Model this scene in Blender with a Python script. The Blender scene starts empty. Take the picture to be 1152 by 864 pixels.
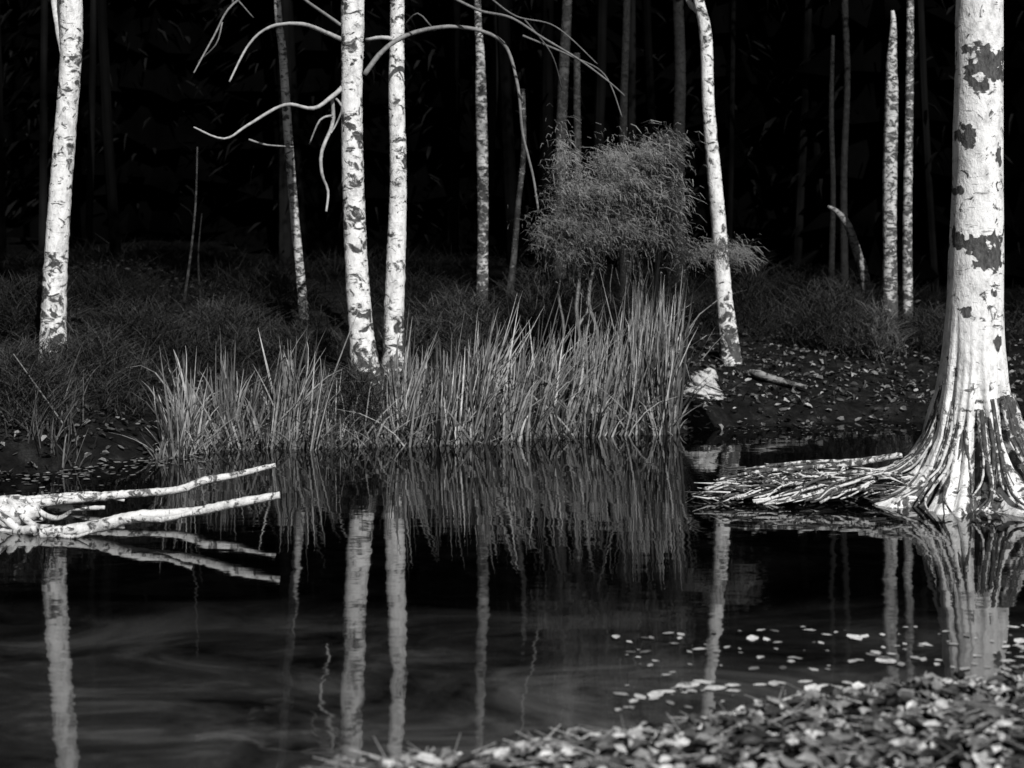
import bpy, math, random
import numpy as np
from mathutils import Vector, noise as mnoise
random.seed(7); rng=np.random.default_rng(7)
scene=bpy.context.scene
F=1827.0; H=1.8; HY=252.0
def W(px,py,d): return Vector(((px-576)*d/F, d, H-(py-HY)*d/F))
def U(a,b): return random.uniform(a,b)

# ---------------- terrain function ----------------
XS=[-14,-6,-4.2,-3.4,-2.9,-2.5,-1,0,1.4,2,4,8,14]
YS=[9.5,10.8,11.3,11.9,12.4,12.8,13.3,13.6,14.0,14.5,14.8,14.6,12]
XN=[-14,-4,-2,-0.4,0.38,0.72,0.97,1.45,2.0,4,8,14]
YN=[2.5,3.6,4.5,5.36,5.64,5.84,6.0,6.23,6.38,6.9,7.4,8]
def sm(t):
    t=np.clip(t,0,1); return t*t*(3-2*t)
_ph=np.random.default_rng(3).uniform(0,6.28,(12,)); _dr=np.random.default_rng(4).uniform(0,6.28,(12,))
def fbm(x,y,base=1.0):
    r=0; 
    for i in range(12):
        k=base*(1.45**i); r=r+np.sin(k*(x*np.cos(_dr[i])+y*np.sin(_dr[i]))+_ph[i]+0.7*np.sin(k*.6*(y-x)+i))/(1.45**i)
    return r/2.2
def ground(x,y):
    x=np.asarray(x,float); y=np.asarray(y,float)
    ys=np.interp(x,XS,YS)+0.10*np.sin(x*2.3)+0.05*np.sin(x*6.1+1); yn=np.interp(x,XN,YN)+0.03*np.sin(x*9)+0.02*np.sin(x*21)
    s=np.maximum(y-ys,np.abs(x)-14); n=yn-y
    slope=np.interp(x,[-5,0,1.5,3],[.2,.19,.15,.12])
    zf=0.10*sm(s/.35)+slope*np.clip(s,0,4)+0.05*np.clip(s-4,0,15)+ np.clip(y-44,0,50)*0.5
    zf=zf+sm(s/1.0)*(0.10*fbm(x,y,1.3)+0.04*fbm(y,x,6))
    zn=0.07*sm(n/.3)+0.05*np.clip(n,0,8)+sm(n/.4)*0.02*fbm(x,y,5)
    zp=-0.5*sm(np.minimum(-s,-n)/1.2)
    z=np.where(s>0,zf,np.where(n>0,zn,zp))
    ax=np.clip(x,1.65,5.0); dd=np.hypot(x-ax,(y-10.85)*1.0)
    sh=0.10+0.03*fbm(x,y,6)-(dd/0.34)**2*0.16
    return np.maximum(z,np.maximum(sh,-.6))
def gz(x,y): return float(ground(x,y))
def hit(px,py,lo=11.5,hi=40):
    d=lo
    while d<hi:
        p=W(px,py,d)
        if p.z<=gz(p.x,p.y): return d
        d+=0.03
    return hi

# ---------------- mesh accumulator ----------------
class Acc:
    def __init__(s): s.v=[];s.f=[];s.c=[]
    def tube(s,pts,rad,seg=8,shade=.5,rough=0,smooth=0,cap=True,shf=None):
        pts=[Vector(p) for p in pts]; rad=list(rad)
        if smooth:
            P=[];R=[]
            n=len(pts)
            for i in range(n-1):
                a=pts[max(i-1,0)];b=pts[i];c=pts[i+1];d=pts[min(i+2,n-1)]
                k=max(1,int((c-b).length/smooth))
                for j in range(k):
                    t=j/k
                    P.append(0.5*((2*b)+(c-a)*t+(2*a-5*b+4*c-d)*t*t+(-a+3*b-3*c+d)*t**3)); R.append(rad[i]*(1-t)+rad[i+1]*t)
            P.append(pts[-1]);R.append(rad[-1]); pts,rad=P,R
        n=len(pts); base=len(s.v)
        ref=Vector((0,1,0)) if abs((pts[-1]-pts[0]).normalized().y)<.8 else Vector((1,0,0))
        for i in range(n):
            t=(pts[min(i+1,n-1)]-pts[max(i-1,0)])
            if t.length<1e-7: t=Vector((0,0,1))
            t.normalize(); a=t.cross(ref).normalized(); b=a.cross(t).normalized()
            for j in range(seg):
                th=2*math.pi*j/seg; dr=a*math.cos(th)+b*math.sin(th); r=rad[i]
                p=pts[i]+dr*r
                if rough:
                    r*=1+rough*(mnoise.noise(p*(1.1/max(rad[i],.02)))+.5*mnoise.noise(p*(3.3/max(rad[i],.02)))); p=pts[i]+dr*r
                s.v.append(tuple(p)); s.c.append(shf(p) if shf else shade)
        for i in range(n-1):
            for j in range(seg):
                k=(j+1)%seg; s.f.append((base+i*seg+j,base+i*seg+k,base+(i+1)*seg+k,base+(i+1)*seg+j))
        if cap:
            s.f.append(tuple(base+j for j in range(seg))[::-1]); s.f.append(tuple(base+(n-1)*seg+j for j in range(seg)))
    def blade(s,b,dirx,diry,L,w,droop,shade,n=5,yaw=None):
        base=len(s.v); yaw=U(0,3.14) if yaw is None else yaw
        wx,wy=math.cos(yaw),math.sin(yaw); 
        for i in range(n+1):
            t=i/n; q=t*t
            x=b[0]+(dirx*t+dirx*droop*q)*L; y=b[1]+(diry*t+diry*droop*q)*L
            z=b[2]+L*(t-0.35*abs(droop)*q*t)
            ww=w*(1-t**2.2)*.5+0.0006
            s.v.append((x-wx*ww,y-wy*ww,z)); s.v.append((x+wx*ww,y+wy*ww,z)); s.c+= [shade*(.6+.4*t)]*2
        for i in range(n): s.f.append((base+2*i,base+2*i+1,base+2*i+3,base+2*i+2))
    def leaf(s,c,size,tilt,shade,asp=.6,curl=1):
        base=len(s.v); c=Vector(c)
        nrm=Vector((U(-1,1)*tilt,U(-1,1)*tilt,1)).normalized()
        a=U(0,6.283); t=Vector((math.cos(a),math.sin(a),0)); t=(t-nrm*t.dot(nrm)).normalized(); b=nrm.cross(t)
        f=U(-.1,.35)*size*curl; cu=U(-.3,.3)*size*curl
        if curl<.3: f=abs(f); cu=abs(cu)
        P=[(-.5,0,cu*.5),(-.2,asp*.5*U(.7,1.1),f),(.2,asp*.42*U(.6,1.2),f),(.5,U(-.1,.1),cu),(.2,-asp*.42*U(.6,1.2),f),(-.18,-asp*.5*U(.7,1.1),f),(0,0,0)]
        for x,y,z in P: s.v.append(tuple(c+t*x*size+b*y*size+nrm*z)); s.c.append(shade)
        for i in range(6): s.f.append((base+i,base+(i+1)%6,base+6))
    def make(s,name,mat,smooth=True):
        me=bpy.data.meshes.new(name); me.from_pydata(s.v,[],s.f); me.update()
        at=me.attributes.new('shade','FLOAT','POINT'); at.data.foreach_set('value',np.array(s.c,dtype=np.float32))
        if smooth: me.polygons.foreach_set('use_smooth',[True]*len(me.polygons))
        ob=bpy.data.objects.new(name,me); scene.collection.objects.link(ob); me.materials.append(mat); return ob

# ---------------- materials ----------------
def newmat(n):
    m=bpy.data.materials.new(n); m.use_nodes=True; nt=m.node_tree; b=nt.nodes['Principled BSDF']; return m,nt,b
def N(nt,t,**k):
    n=nt.nodes.new(t)
    for a,v in k.items():
        if a in n.inputs: n.inputs[a].default_value=v
        else: setattr(n,a,v)
    return n
def grey(v): return (v,v,v,1)
def ramp(nt,stops):
    r=nt.nodes.new('ShaderNodeValToRGB'); e=r.color_ramp.elements
    e[0].position,e[0].color=stops[0][0],grey(stops[0][1]); e[1].position,e[1].color=stops[-1][0],grey(stops[-1][1])
    for p,c in stops[1:-1]: x=e.new(p); x.color=grey(c)
    return r
def mapn(nt,sc):
    tc=nt.nodes.new('ShaderNodeTexCoord'); mp=nt.nodes.new('ShaderNodeMapping'); mp.inputs['Scale'].default_value=sc
    nt.links.new(tc.outputs['Object'],mp.inputs[0]); return mp
def noise(nt,sc,scale,detail=5,rough=.6,dist=0):
    mp=mapn(nt,sc); n=N(nt,'ShaderNodeTexNoise',Scale=scale,Detail=detail,Roughness=rough,Distortion=dist); nt.links.new(mp.outputs[0],n.inputs['Vector']); return n
def math_(nt,op,a,b):
    m=nt.nodes.new('ShaderNodeMath'); m.operation=op
    for i,x in enumerate((a,b)):
        if isinstance(x,(int,float)): m.inputs[i].default_value=x
        else: nt.links.new(x,m.inputs[i])
    return m.outputs[0]

def bark_mat(name,light=.72,dark=.035,thr=.63,patch=7.0,len_thr=.62,zs=1.7):
    m,nt,b=newmat(name); L=nt.links
    at=N(nt,'ShaderNodeAttribute',attribute_name='shade')
    n1=noise(nt,(1,1,zs),patch,8,.66,.8); 
    nb=noise(nt,(1,1,1),1.7,2,.5)
    v=math_(nt,'ADD',n1.outputs['Fac'],math_(nt,'MULTIPLY',at.outputs['Fac'],.36))
    v=math_(nt,'ADD',v,math_(nt,'MULTIPLY',math_(nt,'SUBTRACT',nb.outputs['Fac'],.5),.26))
    r1=ramp(nt,[(thr-.03,1),(thr+.03,0)]); L.new(v,r1.inputs[0])
    n2=noise(nt,(1,1,6),10,4,.6,.4); 
    v2=math_(nt,'ADD',n2.outputs['Fac'],math_(nt,'MULTIPLY',at.outputs['Fac'],.1))
    r2=ramp(nt,[(len_thr,1),(len_thr+.07,.3)]); L.new(v2,r2.inputs[0])
    n3=noise(nt,(1,1,.6),14,5,.7); r3=ramp(nt,[(.3,light*.5),(.52,light),(1,light*1.06)]); L.new(n3.outputs['Fac'],r3.inputs[0])
    mu=math_(nt,'MULTIPLY',r3.outputs[0],r2.outputs[0])
    n4=noise(nt,(1,1,.5),40,4,.7); r4=ramp(nt,[(.3,dark*.4),(.7,dark*3)]); L.new(n4.outputs['Fac'],r4.inputs[0])
    mx=N(nt,'ShaderNodeMix',data_type='RGBA'); L.new(r1.outputs[0],mx.inputs[0]); L.new(r4.outputs[0],mx.inputs[6]); L.new(mu,mx.inputs[7])
    L.new(mx.outputs[2],b.inputs['Base Color']); b.inputs['Roughness'].default_value=.8; b.inputs['Specular IOR Level'].default_value=.25
    bp=N(nt,'ShaderNodeBump',Strength=.8,Distance=.014); L.new(math_(nt,'ADD',r1.outputs[0],n4.outputs['Fac']),bp.inputs['Height']); L.new(bp.outputs[0],b.inputs['Normal'])
    return m
def shade_mat(name,mul=1.0,rough=.8,nscale=25,var=.5,transl=False):
    m,nt,b=newmat(name); L=nt.links
    at=N(nt,'ShaderNodeAttribute',attribute_name='shade'); n=noise(nt,(1,1,1),nscale,4,.6)
    r=ramp(nt,[(.3,mul*(1-var)),(.7,mul*(1+var*.4))]); L.new(n.outputs['Fac'],r.inputs[0])
    v=math_(nt,'MULTIPLY',at.outputs['Fac'],r.outputs[0]); L.new(v,b.inputs['Base Color']); b.inputs['Roughness'].default_value=rough
    b.inputs['Specular IOR Level'].default_value=.15
    return m
M_birch=bark_mat('birch_bark',light=.76,thr=.57,patch=8.5,len_thr=.61,zs=1.3)
M_birch2=bark_mat('young_birch_bark',light=.52,thr=.53,patch=10,len_thr=.57)
M_big=bark_mat('old_birch_bark',light=.77,dark=.04,thr=.64,patch=12,zs=1.2)
M_root=bark_mat('root_bark',light=.58,dark=.035,thr=.60,patch=18,zs=1.0)
M_grey=bark_mat('grey_bark',light=.014,dark=.005,thr=.54,patch=8)
M_mid=bark_mat('alder_bark',light=.06,dark=.012,thr=.53,patch=9)
M_wood=bark_mat('driftwood',light=.64,dark=.06,thr=.60,patch=16,len_thr=.63,zs=1)
M_wood2=bark_mat('weathered_wood',light=.24,dark=.03,thr=.56,patch=16)
M_stone=bark_mat('split_stump_wood',light=.5,dark=.06,thr=.60,patch=14,zs=.6)
M_twig=shade_mat('twig_bark',1,.8,30,.4)
M_reed=shade_mat('reed_blade',1,.7,20,.5)
M_leaf=shade_mat('dry_leaf',1,.75,60,.45)
M_fol=shade_mat('spruce_foliage',1,1.0,.6,.9)
M_fol.node_tree.nodes['Principled BSDF'].inputs['Specular IOR Level'].default_value=0
M_ground,nt,b=newmat('forest_soil')
n=noise(nt,(1,1,1),5,9,.75,.3); r=ramp(nt,[(.3,.008),(.5,.020),(.62,.045),(.74,.10)]); nt.links.new(n.outputs['Fac'],r.inputs[0])
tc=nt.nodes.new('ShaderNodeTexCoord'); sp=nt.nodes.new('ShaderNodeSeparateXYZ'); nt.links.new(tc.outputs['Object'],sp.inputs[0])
mr=N(nt,'ShaderNodeMapRange'); mr.inputs[1].default_value=16.0; mr.inputs[2].default_value=21; mr.inputs[3].default_value=1; mr.inputs[4].default_value=.15; nt.links.new(sp.outputs[1],mr.inputs[0]) # far forest floor darkened in its colour to stand in for shade
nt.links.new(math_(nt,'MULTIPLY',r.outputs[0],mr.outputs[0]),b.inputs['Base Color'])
b.inputs['Roughness'].default_value=.95; n2=noise(nt,(1,1,1),14,8,.8); bp=N(nt,'ShaderNodeBump',Strength=1,Distance=.08); nt.links.new(n2.outputs['Fac'],bp.inputs['Height']); nt.links.new(bp.outputs[0],b.inputs['Normal'])
b.inputs['Specular IOR Level'].default_value=.02
# water
M_water,nt,b=newmat('pond_water')
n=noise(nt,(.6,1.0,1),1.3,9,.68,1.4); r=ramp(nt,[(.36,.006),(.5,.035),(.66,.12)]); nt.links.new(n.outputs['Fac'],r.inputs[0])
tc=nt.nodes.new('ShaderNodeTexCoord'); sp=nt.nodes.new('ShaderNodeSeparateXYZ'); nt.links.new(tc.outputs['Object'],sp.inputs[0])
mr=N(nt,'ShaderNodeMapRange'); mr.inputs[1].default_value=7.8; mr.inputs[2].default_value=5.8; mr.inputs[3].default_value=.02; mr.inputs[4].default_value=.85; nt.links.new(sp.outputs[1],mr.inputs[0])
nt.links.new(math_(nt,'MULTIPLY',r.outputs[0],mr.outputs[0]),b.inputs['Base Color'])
b.inputs['Roughness'].default_value=.03; b.inputs['IOR'].default_value=1.38
n2=noise(nt,(1,1.6,1),1.5,3,.5); n3=noise(nt,(1,3,1),8,2,.5)
bp=N(nt,'ShaderNodeBump',Strength=.35,Distance=.008); nt.links.new(math_(nt,'ADD',n2.outputs['Fac'],math_(nt,'MULTIPLY',n3.outputs['Fac'],.045)),bp.inputs['Height']); nt.links.new(bp.outputs[0],b.inputs['Normal'])

# ---------------- ground + water ----------------
def axis(lo,hi,a,bb,step):
    mid=list(np.arange(a,bb+1e-6,step)); l=[];x=a;s=step
    while x>lo: s*=1.18; x-=s; l.append(x)
    r=[];x=bb;s=step
    while x<hi: s*=1.18; x+=s; r.append(x)
    return np.array(l[::-1]+mid+r)
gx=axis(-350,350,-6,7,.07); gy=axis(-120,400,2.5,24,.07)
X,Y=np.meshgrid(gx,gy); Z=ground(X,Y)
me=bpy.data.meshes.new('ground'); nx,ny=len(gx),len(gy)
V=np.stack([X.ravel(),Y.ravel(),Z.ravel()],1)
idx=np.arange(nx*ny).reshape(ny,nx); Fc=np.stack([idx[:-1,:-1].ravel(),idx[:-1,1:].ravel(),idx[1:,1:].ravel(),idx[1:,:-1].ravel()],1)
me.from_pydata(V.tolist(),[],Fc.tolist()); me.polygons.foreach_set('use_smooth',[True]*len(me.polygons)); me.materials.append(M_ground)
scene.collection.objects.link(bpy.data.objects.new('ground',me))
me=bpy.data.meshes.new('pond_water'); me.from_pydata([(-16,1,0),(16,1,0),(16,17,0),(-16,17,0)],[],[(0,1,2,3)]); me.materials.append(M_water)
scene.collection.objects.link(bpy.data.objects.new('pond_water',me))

# ---------------- birches ----------------
def crown(A,top_pts,z0,z1,leaves,dens=900,R=1.6):
    nodes=[]
    for i in range(11):
        z=U(z0,z1); t=(z-top_pts[0].z)/(top_pts[1].z-top_pts[0].z); b=top_pts[0].lerp(top_pts[1],t)
        a=U(0,6.28); L=U(.6,1)*R*(1.1-.6*(z-z0)/(z1-z0))
        p1=b+Vector((math.cos(a)*L*.5,math.sin(a)*L*.5,L*.35)); p2=b+Vector((math.cos(a)*L,math.sin(a)*L,L*.25))
        A.tube([b,p1,p2],[.03,.018,.006],5,.2,smooth=.2); nodes+= [p1,p2,(p1+p2)/2]
    for i in range(dens):
        c=random.choice(nodes)+Vector((random.gauss(0,.3),random.gauss(0,.3),random.gauss(-.1,.28)))
        leaves.leaf(c,U(.06,.12),1.2,U(.05,.09),.7)
def birch(pts,mat,ztop,crownz=None,d=None,rough=.07,base_scar=.35,name='birch_tree',extra=None,bow=0,scar_all=0,dens=900):
    if d is None: d=hit(pts[-1][0],pts[-1][1])
    P=[];R=[]
    for px,py,w in pts[::-1]: P.append(W(px,py,d)); R.append(w*d/F/2)
    zb=P[0].z; base=P[0]
    P=[base+(P[0]-P[1]).normalized()*.2]+P; R=[R[0]*1.25]+R; R[1]*=1.1
    if ztop:
        a,b=P[-2],P[-1]; t=(b-a).normalized(); t=(t*.4+Vector((0,0,1))*.6).normalized()
        L=ztop-b.z; P+= [b+t*L*.5,b+t*L]; R+=[R[-1]*.8,R[-1]*.25]
    def shf(p): 
        return max(scar_all,base_scar*max(0,1-(p.z-zb)/.7))
    A=Acc(); A.tube(P,R,20,0,rough,.03,shf=shf)
    root=A.make(name,mat)
    if crownz:
        Lf=Acc(); Bk=Acc(); crown(Bk,(P[-3],P[-1]),crownz,ztop,Lf,dens)
        o=Lf.make('foliage',M_leaf,False); o.parent=root; o=Bk.make('limbs',M_twig); o.parent=root
    if extra:
        Bk=Acc()
        for e in extra:
            dd=e.get('d',d); off=e.get('off',0); n=len(e['p']); q=[]
            for i,(x,y) in enumerate(e['p']): q.append(W(x,y,dd+off*i/(n-1)+.06*math.sin(i*2.1+n)*(0 if i==0 else 1)))
            w0,w1=e['w']; Bk.tube(q,[(w0+(w1-w0)*i/(n-1))*d/F/2 for i in range(n)],7,e.get('s',.42),.2,.05)
        o=Bk.make('branches',M_twig); o.parent=root
    return root,d
birch([(80,0,26),(80,60,24),(74,140,24),(67,230,25),(62,310,27),(60,370,29),(60,412,32)],M_birch,9,6.5,
      extra=[dict(p=[(74,62),(68,35),(62,0),(50,-60)],w=(14,8),off=.2,s=.6),dict(p=[(62,350),(50,385),(40,420)],w=(4,3),off=-.2)])
birch([(312,0,8),(318,60,9),(324,150,10),(331,240,10),(337,300,10),(342,357,11)],M_birch2,8,6.2)
brs=[dict(p=[(386,45),(370,38),(340,27),(305,30),(280,50),(258,92)],w=(6,2),off=-.5,s=.34),
 dict(p=[(386,30),(350,5),(310,-20),(262,5),(240,42),(218,82)],w=(4,1.6),off=-.7,s=.2),
 dict(p=[(262,5),(262,-5),(285,20)],w=(3,1.5),off=.1,s=.2),
 dict(p=[(250,25),(243,50),(222,70)],w=(2,1.2),off=.1,s=.2),
 dict(p=[(388,96),(372,110),(352,122),(320,118),(280,140),(252,156),(218,143)],w=(6,1.8),off=-.6,s=.38),
 dict(p=[(280,157),(300,163),(330,165)],w=(2.5,1.5),off=.1,s=.25),
 dict(p=[(374,110),(374,140),(362,170),(362,195),(369,215),(367,238)],w=(5,2.5),off=-.1,s=.36),
 dict(p=[(374,130),(360,135),(348,162)],w=(3,1.5),off=-.1,s=.33),
 dict(p=[(374,108),(385,120),(378,140),(372,150)],w=(3,1.5),off=-.1,s=.33),
 dict(p=[(410,84),(432,56),(462,38),(505,30),(545,36),(570,54),(583,100),(588,150),(600,200),(606,240)],w=(6,2.5),off=.6,s=.22),
 dict(p=[(505,-5),(540,12),(575,20),(610,42),(650,66),(685,92),(703,108)],w=(3.5,1.5),off=-.4,s=.17),
 dict(p=[(588,40),(640,62),(680,84),(700,132)],w=(2.5,1.2),off=.4,s=.15),
 dict(p=[(545,-8),(580,18),(625,30),(672,72)],w=(2.5,1.2),off=.4,s=.15),
 dict(p=[(590,22),(620,60),(632,100)],w=(2,1),off=.2,s=.1),
 dict(p=[(485,30),(470,15),(455,28)],w=(2,1.5),off=.1,s=.13)]
birch([(397,0,26),(396,80,24),(396,150,24),(398,230,25),(401,300,26),(406,370,28),(413,432,33)],M_birch,10,6.8,extra=brs)
birch([(447,0,16),(446,100,18),(448,200,19),(445,300,22),(443,360,23),(443,417,26)],M_birch,9.5,6.8,extra=[dict(p=[(447,45),(430,42),(412,45)],w=(5,4),off=-.1)])
birch([(537,0,8),(540,60,10),(541,110,13),(543,200,13),(543,280,12),(542,342,13)],M_birch2,9,6.5,scar_all=.1)
birch([(588,100,5),(589,170,6),(583,230,6),(578,290,7),(573,332,8)],M_birch2,None,None,scar_all=.35)
birch([(783,-40,10),(786,0,12),(794,40,14),(797,120,14),(804,200,16),(810,270,17),(815,340,19),(823,410,23)],M_birch,9,6.8,
      extra=[dict(p=[(791,30),(786,14),(775,2),(765,-30)],w=(9,5),off=.1,s=.55)])
birch([(1004,12,4),(1005,30,7),(1003,70,12),(1003,110,15),(1001,200,16),(1001,280,15),(1001,355,17)],M_birch2,None,None,scar_all=.0)
birch([(1024,0,8),(1023,120,9),(1021,240,10),(1021,358,11)],M_birch2,9,6.5,scar_all=.1)
for k,(pts) in enumerate([[(638,0,11),(634,80,12),(631,160,12),(630,240,13),(629,312,15)],[(649,60,7),(649,120,8),(650,200,8),(648,305,9)],
            [(762,-20,12),(765,80,13),(763,180,14),(764,330,15)],[(950,0,8),(953,90,7),(949,200,8),(950,330,9)],[(937,40,4),(935,130,6),(937,220,6),(934,340,7)],
            [(705,0,8),(701,150,9),(702,335,10)],[(222,165,1.5),(220,230,2.2),(214,290,2.6),(207,340,3.4)],[(227,240,1.2),(223,290,2),(226,345,3)]]):
    birch(pts,M_mid if k in(0,1,6) else M_grey,None if pts[0][1]>20 else 9,None,name='alder_tree' if k<6 else 'dead_sapling',scar_all=.1)
birch([(931,232,3),(941,238,6),(953,252,9),(963,280,10),(972,308,11),(978,350,13)],M_wood2,None,None,name='bent_snag',scar_all=.0,rough=.25)

# ---------------- big birch with roots ----------------
D=10.68; BX=(1098-576)*D/F
A=Acc(); SEG=132
prof=[(-.4,1098,80),(0,1098,70),(.41,1096,66),(.70,1095,66),(1.05,1096,64),(1.5,1098,61),(2.1,1100,56),(2.7,1101,54),(3.3,1102,52),(5,1104,46),(8,1110,34),(11,1112,8)]
ex_z=[-.4,0,.03,.117,.234,.41,.70,1.0,1.3]; ex=[.62,.48,.42,.28,.17,.085,.03,.008,0]
scars=[(1106,78,24,22),(1096,98,13,9),(1084,152,10,12),(1092,276,28,13),(1108,292,15,14),(1118,176,4,8),(1116,385,4,8),(1080,350,6,5),(1112,330,5,4),(1075,215,4,5)]
zs=list(np.arange(-.4,1.3,.018))+list(np.arange(1.3,3.9,.02))+list(np.arange(3.9,11,.2))
for z in zs:
    cx=np.interp(z,[p[0] for p in prof],[p[1] for p in prof]); r0=np.interp(z,[p[0] for p in prof],[p[2] for p in prof])/2*D/F
    e=np.interp(z,ex_z,ex)
    for j in range(SEG):
        th=2*math.pi*j/SEG
        w=mnoise.noise(Vector((math.cos(th)*2,math.sin(th)*2,z*1.5)))*.6
        rd=.5*math.sin(9*(th+w*.3)+1)+.35*math.sin(17*(th+w*.25)+2)+.3*math.sin(29*(th+.2*w))
        rr=r0*(1+.03*mnoise.noise(Vector((math.cos(th)*2,math.sin(th)*2,z*4))))+e*(1+.42*rd)+min(e,.05)*.45*rd
        p=Vector(((cx-576)*D/F+math.cos(th)*rr,D+math.sin(th)*rr*.95,z)); A.v.append(tuple(p))
        s=0
        if p.y<D+.05:
            ppx=576+p.x*F/D; ppy=HY+(H-z)*F/D
            wn=.8*mnoise.noise(p*14)+.6*mnoise.noise(p*34)
            for sx_,sy,sw,sh in scars:
                q=math.hypot((ppx-sx_)/sw,(ppy-sy+.25*abs(ppx-sx_))/sh)+wn; s=max(s,min(1,1.2*(1.3-q)))
        rg=max(0,min(1,.15-rd)) if z<1.1 else 0
        st=mnoise.noise(Vector((math.cos(th)*16,math.sin(th)*16,z*2.0)))
        s=max(s, max(0,1-z/1.0)*(.08+rg*.6+max(0,st)*.85)); A.c.append(s)
nr=len(zs)
for i in range(nr-1):
    for j in range(SEG):
        k=(j+1)%SEG; A.f.append((i*SEG+j,i*SEG+k,(i+1)*SEG+k,(i+1)*SEG+j))
big=A.make('birch_tree',M_big)
R=Acc()
def rootpath(th,L,z0,zend,wig,r0,rend,shade,yo=0):
    pts=[];rad=[];n=14
    for i in range(n+1):
        t=i/n; rr=.22+t*L
        base=np.interp(rr,[.2,.3,.4,.55,.8,1.0],[.72,.42,.26,.17,.13,.10])
        if zend<.01: base=np.interp(rr,[.2,.3,.4,.55,.8,1.0],[.72,.42,.24,.13,.06,.03])
        far=zend*(1-max(0,(t-.8)/.2)**2*1.2)
        z=max(base*z0*(1-max(0,t-.5)),far+.03*math.sin(t*9+th*5)*t)
        a=th+wig*math.sin(t*4+th*7)*t*.25
        pts.append(Vector((BX+math.cos(a)*rr,D+math.sin(a)*rr+yo*t,z))); rad.append((r0+(rend-r0)*t)*U(.8,1.2))
    R.tube(pts,rad,8,shade,.25,.03)
for i in range(70):
    th=U(0,2*math.pi); rootpath(th,U(.25,.65),U(.85,1.05),U(-.12,0),.6,U(.009,.020),.005,U(0,.6))
for i in range(80):
    th=math.pi+U(-.16,.2); rootpath(th,U(.7,1.5),U(.9,1.1),U(.02,.17),.7,U(.008,.018),U(.003,.009),random.choice([0,.15,.4,.8]),U(-.1,.12))
for i in range(16):
    th=U(-.5,.2); rootpath(th,U(.7,1.4),U(.9,1.05),U(.02,.13),.5,U(.012,.024),.01,U(.1,.5))
for i in range(480):
    x=U(1.35,2.85); y=D+U(-.24,.25); z=U(.0,.19)*min(1,(x-1.15)/.45); a=random.gauss(0,.22)+(math.pi if random.random()<.5 else 0); L=U(.04,.26)
    R.tube([(x,y,z),(x+L*.5*math.cos(a),y+L*.4*math.sin(a),z+U(-.02,.02)),(x+L*math.cos(a),y+L*math.sin(a),z+U(-.05,.03))],[.006,.007,.002],5,random.choice([0,.2,.5,1.0]),.2)
R.tube([W(793,550,10.6),W(815,549,10.6),W(860,551,10.65),W(900,549,10.7)],[.014,.016,.016,.01],8,.05,.2,.03)
R.tube([W(806,540,10.5),W(850,531,10.6),W(905,526,10.7),W(960,522,10.75),W(1010,512,10.7)],[.006,.012,.014,.016,.02],8,.35,.3,.03)
R.tube([W(840,528,10.8),W(900,520,10.8),W(960,518,10.8),W(1015,512,10.75)],[.006,.010,.014,.018],8,.35,.3,.03)
o=R.make('roots',M_root); o.parent=big
Lf=Acc(); Bk=Acc(); crown(Bk,(Vector((BX+.03,D,5)),Vector((BX+.08,D,11))),7.8,11,Lf,900,1.8)
o=Lf.make('foliage',M_leaf,False); o.parent=big; o=Bk.make('limbs',M_twig); o.parent=big

# ---------------- fallen logs ----------------
def log(paths,name='fallen_log'):
    A=Acc()
    for p,w in paths:
        A.tube([W(x,y,d) for x,y,d in p],[ww*10/F/2*1.08 for ww in w],12,U(0,.12),.2,.02)
    return A.make(name,M_wood)
log([([(-70,588,10.0),(0,571,10.0),(60,564,10.05),(130,557,10.1),(200,551,10.15),(228,541,10.17),(262,535,10.2),(310,523,10.2)],[12,11,9,9,8,9,7,5]),
     ([(20,562,10.1),(60,559,10.1),(105,556,10.15),(140,563,10.1)],[5,7,6,3]),
     ([(-20,566,10.1),(20,562,10.2),(60,571,10.15),(118,571,10.1)],[10,10,8,4])])
log([([(45,600,9.35),(100,594,9.4),(150,582,9.4),(215,576,9.4),(262,567,9.36),(315,557,9.34)],[12,13,12,9,9,7]),
     ([(150,583,9.38),(185,584,9.3),(216,577,9.25)],[7,6,4])])
log([([(-60,585,9.7),(-10,583,9.7),(18,580,9.7),(44,574,9.7)],[34,32,26,14]),
     ([(0,565,9.8),(25,572,9.8),(50,583,9.7)],[13,12,6]),([(-5,600,9.6),(20,598,9.5),(38,596,9.4)],[13,12,8]),
     ([(30,560,9.75),(48,578,9.7),(66,583,9.6),(80,575,9.6)],[5,6,5,3]),
     ([(10,562,9.7),(36,590,9.6),(60,592,9.5)],[6,7,3]),([(-10,572,9.5),(14,590,9.5),(30,606,9.45)],[9,8,4]),
     ([(50,598,9.4),(80,604,9.3),(104,598,9.25)],[5,4,2])],'broken_log')
d=hit(870,432); A=Acc(); A.tube([W(838,419,d+.2),W(855,421,d),W(872,427,d),W(908,436,d-.2)],[.02,.04,.038,.018],10,.0,.35,.03); A.make('fallen_log',M_wood2)
d=hit(797,443); A=Acc(); A.tube([W(790,450,d),W(791,440,d),W(794,430,d),W(799,421,d),W(802,415,d)],[.21,.18,.13,.075,.02],22,0,.45,.01); A.make('tree_stump',M_stone)
d=12.2; A=Acc(); A.tube([W(15,398,d),W(45,440,d),W(72,478,d)],[.004,.006,.008],6,.2,.1,.05); A.make('dead_branch',M_twig)

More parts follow.
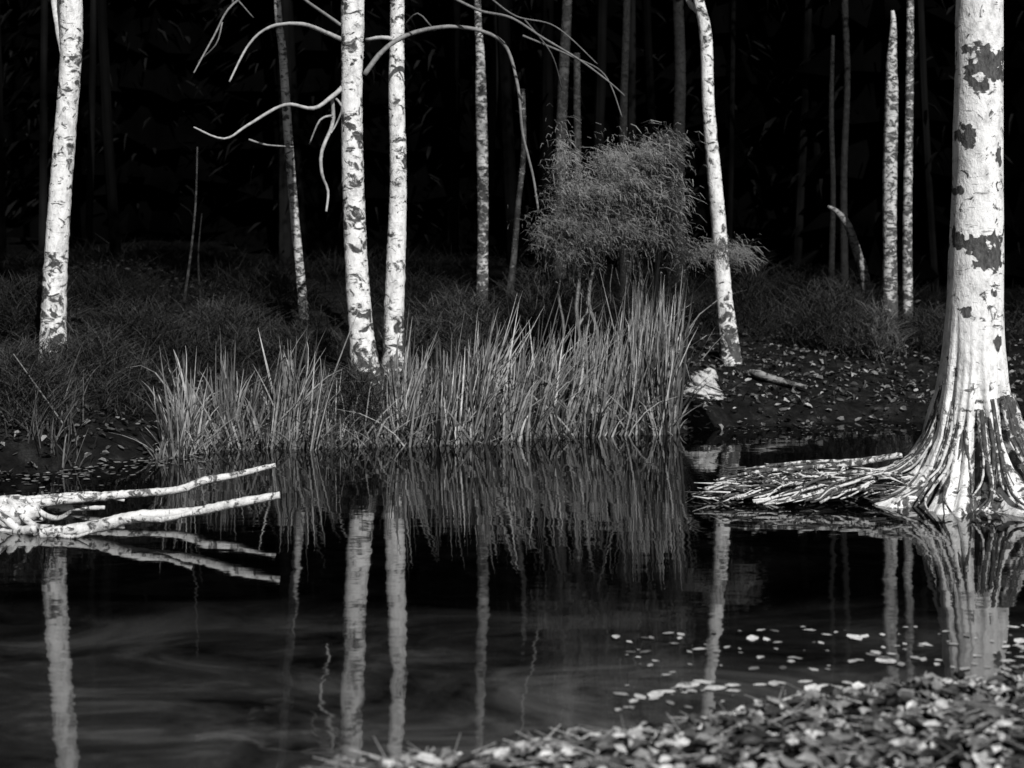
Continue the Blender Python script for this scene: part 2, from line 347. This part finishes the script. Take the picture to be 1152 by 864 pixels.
# ---------------- reed bed ----------------
A=Acc()
def shore(x): return float(np.interp(x,XS,YS)+0.10*math.sin(x*2.3)+0.05*math.sin(x*6.1+1))
def sx(px):
    d=13
    for _ in range(6): d=shore((px-576)*d/F)
    return (px-576)*d/F
GAPS=((357,9),(412,18),(630,7),(232,7),(306,6),(262,4),(480,5),(555,5),(590,4),(690,5))
def dens(px):
    v=1
    for c,w in GAPS: v*=1-.93*math.exp(-((px-c)/w)**2)
    return v
def hgt(px): return np.interp(px,[165,200,250,330,345,380,440,520,600,690,720,775],[.55,.55,.55,.60,.72,.42,.64,.66,.70,.72,.85,.85])
clumps=[]
for i in range(190):
    px=U(184,762)
    if random.random()<dens(px):
        x=sx(px); y=shore(x)+U(-.12,.7); lean=np.interp(px,[165,220,330,450,600,770],[-.2,-.02,.08,.12,.2,.05])
        clumps.append((x,y,px,lean+random.gauss(0,.14),random.gauss(-.05,.12),random.choice([.6,.8,1,1.1,1.2]),U(.45,1.35)))
for (x,y,px,lx,ly,hs,br) in clumps:
    for k in range(random.randint(8,26)):
        bx=x+random.gauss(0,.045); by=y+random.gauss(0,.06)
        L=hgt(px)*hs*random.choice([.35,.6,.8,.95,1.05,1.3])*U(.85,1.15)
        if 372<px<436: L*=.6
        A.blade((bx,by,max(gz(bx,by),-.05)-.02),lx+random.gauss(0,.10),ly+random.gauss(0,.1),L,U(.008,.022),random.gauss(.2,.6),br*random.choice([.08,.16,.27,.36,.5]),yaw=U(-.9,.9))
for i in range(170):
    px=U(178,768); x=sx(px); y=shore(x)+U(-.15,.5); lx=random.gauss(0,.5)
    A.blade((x,y,max(gz(x,y),-.05)),lx,random.gauss(-.1,.3),U(.3,.6),U(.01,.02),U(0,1.3),U(.12,.45),yaw=U(-.9,.9))
for i in range(900):
    px=U(175,765); x=sx(px); y=shore(x)+U(-.16,.15)
    A.blade((x,y,max(-.03,gz(x,y)-.02)),random.gauss(0,.5),random.gauss(-.2,.4),U(.08,.28),.012,U(0,1),U(.06,.36),yaw=U(-.9,.9))
for i in range(150):
    c=random.choice([705,715,728,738,748,758]); px=c+random.gauss(0,4); x=(px-576)*13.9/F; y=14.0+U(-.1,.35)
    A.blade((x,y,gz(x,y)-.03),.05+random.gauss(0,.05),random.gauss(0,.06),U(.6,1.42),U(.009,.022),random.gauss(.02,.15),random.choice([.08,.15,.28,.45]),n=7,yaw=U(-.8,.8))
for i in range(60):
    px=U(640,690); x=(px-576)*13.9/F; y=14.05+U(-.1,.2)
    A.blade((x,y,gz(x,y)-.03),.12+random.gauss(0,.08),random.gauss(0,.06),U(.5,1.0),U(.009,.018),random.gauss(.1,.2),U(.1,.4),n=6,yaw=U(-.8,.8))
A.make('reed_bed',M_reed,False)
A=Acc() # sedge tufts at the foot of the left bank
for i in range(14):
    px=U(-40,75); d0=U(12.0,13.2); x=(px-576)*d0/F; lx=random.gauss(.05,.12)
    if d0<shore(x)+.1: d0=shore(x)+U(.1,.6)
    for k in range(24):
        bx=x+random.gauss(0,.07); by=d0+random.gauss(0,.07)
        A.blade((bx,by,gz(bx,by)-.02),lx+random.gauss(0,.2),random.gauss(0,.2),U(.15,.5),U(.006,.014),U(0,1),random.choice([.03,.06,.11,.18]),yaw=U(-.9,.9))
A.make('sedge_tufts',M_reed,False)

# ---------------- weeping shrub ----------------
A=Acc(); SD=14.9
def stem(pts,r,s=.16): A.tube([W(x+U(-1,1),y,SD+U(-.08,.08)) for x,y in pts],[r*(1-.5*i/(len(pts)-1)) for i in range(len(pts))],6,s,.15,.05)
stem([(648,440),(655,400),(648,350),(652,310),(642,270),(640,230)],.022,.16)
stem([(665,440),(672,380),(662,340),(668,300),(680,250),(690,210)],.020,.18)
stem([(630,440),(634,370),(628,330),(634,290),(622,250)],.014,.14)
stem([(660,420),(650,375),(662,345),(645,318),(650,290)],.010,.25)
stem([(740,440),(745,380),(738,330),(742,260),(735,200),(728,160)],.024,.12)
stem([(700,440),(712,380),(722,320),(712,270),(705,220)],.02,.14)
stem([(745,330),(775,300),(800,280),(830,276),(845,292)],.01,.12)
lobes=[(735,172,26,20,1000),(712,200,44,36,1700),(680,212,38,32,1300),(650,215,30,24,800),(748,222,24,36,1100),(636,250,36,28,1100),(668,262,40,26,1100),(632,175,15,36,330),(705,255,44,26,1100),(614,266,16,20,350),(645,285,30,18,500),(740,265,28,26,600),(775,285,26,18,420),(830,285,20,16,420),(805,280,16,12,160),(752,156,16,14,300),(690,180,30,18,600)]
for cx,cy,rx,ry,n in lobes:
    for i in range(int(n*1.2)):
        a=U(0,6.28); q=abs(random.gauss(0,.62)); x=cx+math.cos(a)*rx*q; y=cy+math.sin(a)*ry*q
        dd=SD+random.gauss(0,.30); p=W(x,y,dd); L=U(.02,.10); dx=random.gauss(-.15+.3*(x>cx),.8); up=U(-.6,.8)
        p1=p+Vector((dx*L*.6,random.gauss(0,.5)*L,up*L*.5)); p2=p+Vector((dx*L*1.2,random.gauss(0,.6)*L,(up-.7)*L))
        b=len(A.v); w=U(.0012,.0032); sh=U(.10,.24)*(1 if cy<240 else .75)
        for pt,ww in ((p,w),(p1,w*1.2),(p2,w*.4)):
            A.v.append((pt.x-ww,pt.y,pt.z)); A.v.append((pt.x+ww,pt.y+ww,pt.z+ww)); A.c+=[sh,sh]
        A.f+= [(b,b+1,b+3,b+2),(b+2,b+3,b+5,b+4)]
for i in range(150):
    x=U(606,770); y=U(240,305); p=W(x,y,SD+U(-.2,.2)); L=U(.1,.45)
    A.tube([p,p+Vector((U(-.05,.05),0,-L*.5)),p+Vector((U(-.08,.08),0,-L))],[.003,.003,.0015],4,U(.05,.18))
A.make('weeping_shrub',M_twig,False)

# ---------------- undergrowth ----------------
A=Acc()
def inview(x,y): return abs(x)<y*.36+1
cnt=0
while cnt<20000:
    y=12+13*random.random()**1.2; x=U(-7,9)
    s=y-shore(x)
    if s<.15 or not inview(x,y): continue
    dn=.5+.5*float(fbm(x,y,1.1)); 
    if x>1.7 and s<3.2: dn*=.12
    if random.random()>dn+.05: continue
    patch=.25+1.3*max(0,.5+.9*mnoise.noise(Vector((x*1.1,y*.8,3))))  # dappled light painted into the blade tone
    cnt+=1; L=U(.05,.22)*(1+.9*dn)
    fall=max(.12,1-max(0,s-2)/5.5)*patch  # blades coloured darker away from shore, for light falling off into the forest
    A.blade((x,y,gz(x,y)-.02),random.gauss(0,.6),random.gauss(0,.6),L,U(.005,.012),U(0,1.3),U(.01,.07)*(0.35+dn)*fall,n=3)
A.make('undergrowth_grass',M_reed,False)
def brush(name,px,py,w,h,n,sh):
    d=hit(px,py); c=W(px,py,d); A=Acc(); rx=w*d/F/2; rz=h*d/F; n=int(n*1.6)
    for i in range(n):
        a=U(0,6.28); q=math.sqrt(U(0,1)); t=U(0,1)
        lump=1+.35*math.sin(a*3+px)+.2*math.sin(a*7)
        p=Vector((c.x+math.cos(a)*rx*q*lump,c.y+math.sin(a)*rx*q,0)); p.z=gz(p.x,p.y)+rz*math.sqrt(max(0,1-q*q))*t**.5
        A.blade(p,random.gauss(0,.7),random.gauss(0,.7),U(.05,.2),.006,U(0,1.6),sh*U(.3,1.5),n=3)
    for i in range(14):
        a=U(0,6.28); A.tube([(c.x+U(-.3,.3)*rx,c.y,c.z-.05),(c.x+math.cos(a)*rx*.5,c.y+math.sin(a)*rx*.4,c.z+rz*.5),(c.x+math.cos(a)*rx*.9,c.y+math.sin(a)*rx*.5,c.z+rz*U(.5,1))],[.006,.004,.002],5,sh)
    A.make(name,M_twig,False)
for q in [(935,395,110,75,1500,.05),(985,400,60,50,1000,.15),(1050,395,80,45,900,.05),(835,375,70,100,1200,.028),(120,440,130,60,1500,.06),(30,470,90,80,1300,.07),
          (170,395,120,45,1300,.04),(265,400,120,55,1300,.055),(20,380,90,60,1000,.03),(340,410,70,40,800,.05),(520,390,130,60,1600,.075),(610,370,100,65,1000,.05),(720,400,90,60,900,.05),(400,480,60,60,1200,.09),
          (120,345,140,40,1000,.012),(300,345,140,35,1000,.012),(480,345,120,35,800,.018),(900,345,120,45,900,.018)]: brush('bramble_bush',*q)

# ---------------- leaf litter ----------------
A=Acc(); c=0
while c<7500:
    x=U(-1.6,4.2); y=U(3.6,7)
    n=float(np.interp(x,XN,YN))-y
    if n<-.06 or abs(x)>y*.36+.6: continue
    c+=1; A.leaf((x,y,max(gz(x,y),.0)+U(.002,.03)),U(.03,.10),.38,random.choice([.03,.07,.14,.28,.5])*U(.7,1.3),U(.3,.8),.8)
for i in range(350):
    x=U(-.6,2.6); y=U(4.8,float(np.interp(x,XN,YN))); z=max(gz(x,y),0)+.025; a=U(0,6.28); L=U(.05,.2)
    A.tube([(x,y,z),(x+L*math.cos(a),y+L*math.sin(a),z+U(-.01,.03))],[.0025,.0015],4,U(.1,.45))
c=0
while c<11000:
    y=11+11*random.random()**1.2; x=U(-6,8)
    s=y-shore(x)
    if s<-.03 or not inview(x,y): continue
    if -3<x<1.5 and s>2: continue
    k=2.2 if x>1.4 and s<3.5 else (1.4 if s<1 else .8)
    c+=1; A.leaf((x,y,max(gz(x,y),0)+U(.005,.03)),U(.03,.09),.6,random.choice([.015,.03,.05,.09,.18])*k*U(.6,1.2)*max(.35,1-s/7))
A.make('leaf_litter',M_leaf,False)
A=Acc()
for px,py,s,v in [(914,776,.12,.8),(846,719,.10,.7),(962,718,.11,.7),(738,782,.12,.6),(775,772,.13,.6),(720,785,.08,.5),(805,775,.10,.6),(890,745,.05,.4),(1140,706,.06,.6),(1148,722,.10,.7),(985,735,.07,.5),(995,745,.10,.6),(1045,772,.13,.7),(1020,772,.09,.5),(695,800,.05,.4),(870,770,.08,.5),(750,760,.05,.4),(960,745,.07,.4),(1060,780,.09,.6),(930,715,.05,.5)]:
    d=F*H/(py-HY)
    for k in range(2):
        A.leaf(((px-576)*d/F+k*U(.02,.08),d+k*U(-.04,.04),.004+.002*k),s*(1-.35*k),.0,v,.6,.12)
for i in range(190):
    px=1152-460*random.random()**1.4; py=random.choice([U(705,755),U(765,800)])
    d=F*H/(py-HY); x=(px-576)*d/F
    if d<float(np.interp(x,XN,YN)): continue
    A.leaf((x,d,.004),U(.015,.07),.0,U(.1,.65),.55,.12)
for i in range(200):
    px=U(0,230); d=shore((px-576)*12/F)-abs(random.gauss(0,.4)); x=(px-576)*d/F; A.leaf((x,d,.005),U(.02,.06),.0,U(.06,.35),.7,.2)
for i in range(120):
    px=U(760,1060); d=14.5-abs(random.gauss(0,.4)); x=(px-576)*d/F; A.leaf((x,d,.005),U(.02,.04),.0,U(.06,.25),.7,.2)
A.make('floating_leaves',M_leaf,False)

# ---------------- distant forest ----------------
A=Acc()
def spruce(x,y,h,r,vis=True):
    z0=gz(x,y); A.tube([(x,y,z0-.3),(x,y,z0+h)],[h*.012+.05,.02],6,.01)
    seg=9; nt_=int(h*1.3)
    for k in range(nt_):
        t=k/nt_; zz=z0+.3+h*t; rr=r*(1-t)*.8+.1; b=len(A.v); ph=U(0,6)
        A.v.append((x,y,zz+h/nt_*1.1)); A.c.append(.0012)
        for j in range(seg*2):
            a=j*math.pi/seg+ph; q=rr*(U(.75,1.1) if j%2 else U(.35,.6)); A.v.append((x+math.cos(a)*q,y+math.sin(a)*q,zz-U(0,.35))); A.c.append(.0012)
        for j in range(seg*2): A.f.append((b,b+1+j,b+1+(j+1)%(seg*2)))
    n=int(h*34) if vis else int(h*9)
    for i in range(n):
        t=random.random()**.8; z=z0+.2+h*t*.98; rr=r*(1-t)*U(.45,1.05)+.12; a=U(0,6.28)
        px,py=x+math.cos(a)*rr,y+math.sin(a)*rr; s=U(.12,.4); b=len(A.v); w=U(.01,.035); ta=a+1.57+U(-.8,.8)
        dx,dy=math.cos(ta)*w,math.sin(ta)*w; ox,oy=math.cos(a+U(-.6,.6))*s,math.sin(a+U(-.6,.6))*s
        A.v+=[(px-dx,py-dy,z),(px+dx,py+dy,z),(px+ox*.6+dx,py+oy*.6+dy,z-s*.3),(px+ox,py+oy,z-s*U(.5,1.2)),(px+ox*.6-dx,py+oy*.6-dy,z-s*.35)]
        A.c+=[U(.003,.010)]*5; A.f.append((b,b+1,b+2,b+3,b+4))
for i in range(210):
    y=U(25,46); x=U(-.6*y-3,.6*y+3); spruce(x,y,U(10,17),U(1.6,2.6),abs(x)<.36*y+1 and y<36)
for i in range(60):
    sgn=random.choice([-1,1]); x=sgn*U(15,26); y=U(2,28); spruce(x,y,U(9,15),U(1.8,2.6),False)
for i in range(20): # bare pine stems at the forest edge
    y=U(22.5,25.5); x=U(-.36*y,.36*y); z0=gz(x,y); r=U(.04,.12); lx=U(-.5,.5)
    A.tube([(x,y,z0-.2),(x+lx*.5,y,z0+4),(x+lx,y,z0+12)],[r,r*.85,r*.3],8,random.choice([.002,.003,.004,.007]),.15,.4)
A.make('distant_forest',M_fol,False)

# ---------------- light, sky, camera ----------------
el=math.radians(40); az=math.radians(22)
ts=Vector((math.sin(az)*math.cos(el),-math.cos(az)*math.cos(el),math.sin(el)))
sl=bpy.data.lights.new('sun','SUN'); sl.energy=5.0; sl.angle=math.radians(.5); sl.color=(1,.99,.975)
so=bpy.data.objects.new('sun',sl); so.rotation_mode='QUATERNION'; so.rotation_quaternion=ts.to_track_quat('Z','Y'); so.location=(5,-10,15); scene.collection.objects.link(so)
w=bpy.data.worlds.new("World"); scene.world=w; w.use_nodes=True; nt=w.node_tree; bg=nt.nodes['Background']
sk=nt.nodes.new('ShaderNodeTexSky'); sk.sky_type='NISHITA'; sk.sun_disc=False; sk.sun_elevation=el; sk.sun_rotation=math.radians(158)
bw=nt.nodes.new('ShaderNodeRGBToBW'); nt.links.new(sk.outputs[0],bw.inputs[0]); nt.links.new(bw.outputs[0],bg.inputs[0]); bg.inputs[1].default_value=.05
cam=bpy.data.cameras.new('camera'); co=bpy.data.objects.new('camera',cam); scene.collection.objects.link(co); scene.camera=co
co.location=(0,0,H); co.rotation_euler=(math.radians(90),0,0); cam.sensor_width=36; cam.lens=36*F/1152; cam.shift_y=-180/1152; cam.clip_end=1500; cam.clip_start=.05
cam.dof.use_dof=True; cam.dof.focus_distance=11.5; cam.dof.aperture_fstop=2.2
scene.view_settings.view_transform='Standard'; scene.view_settings.look='None'; scene.view_settings.exposure=0
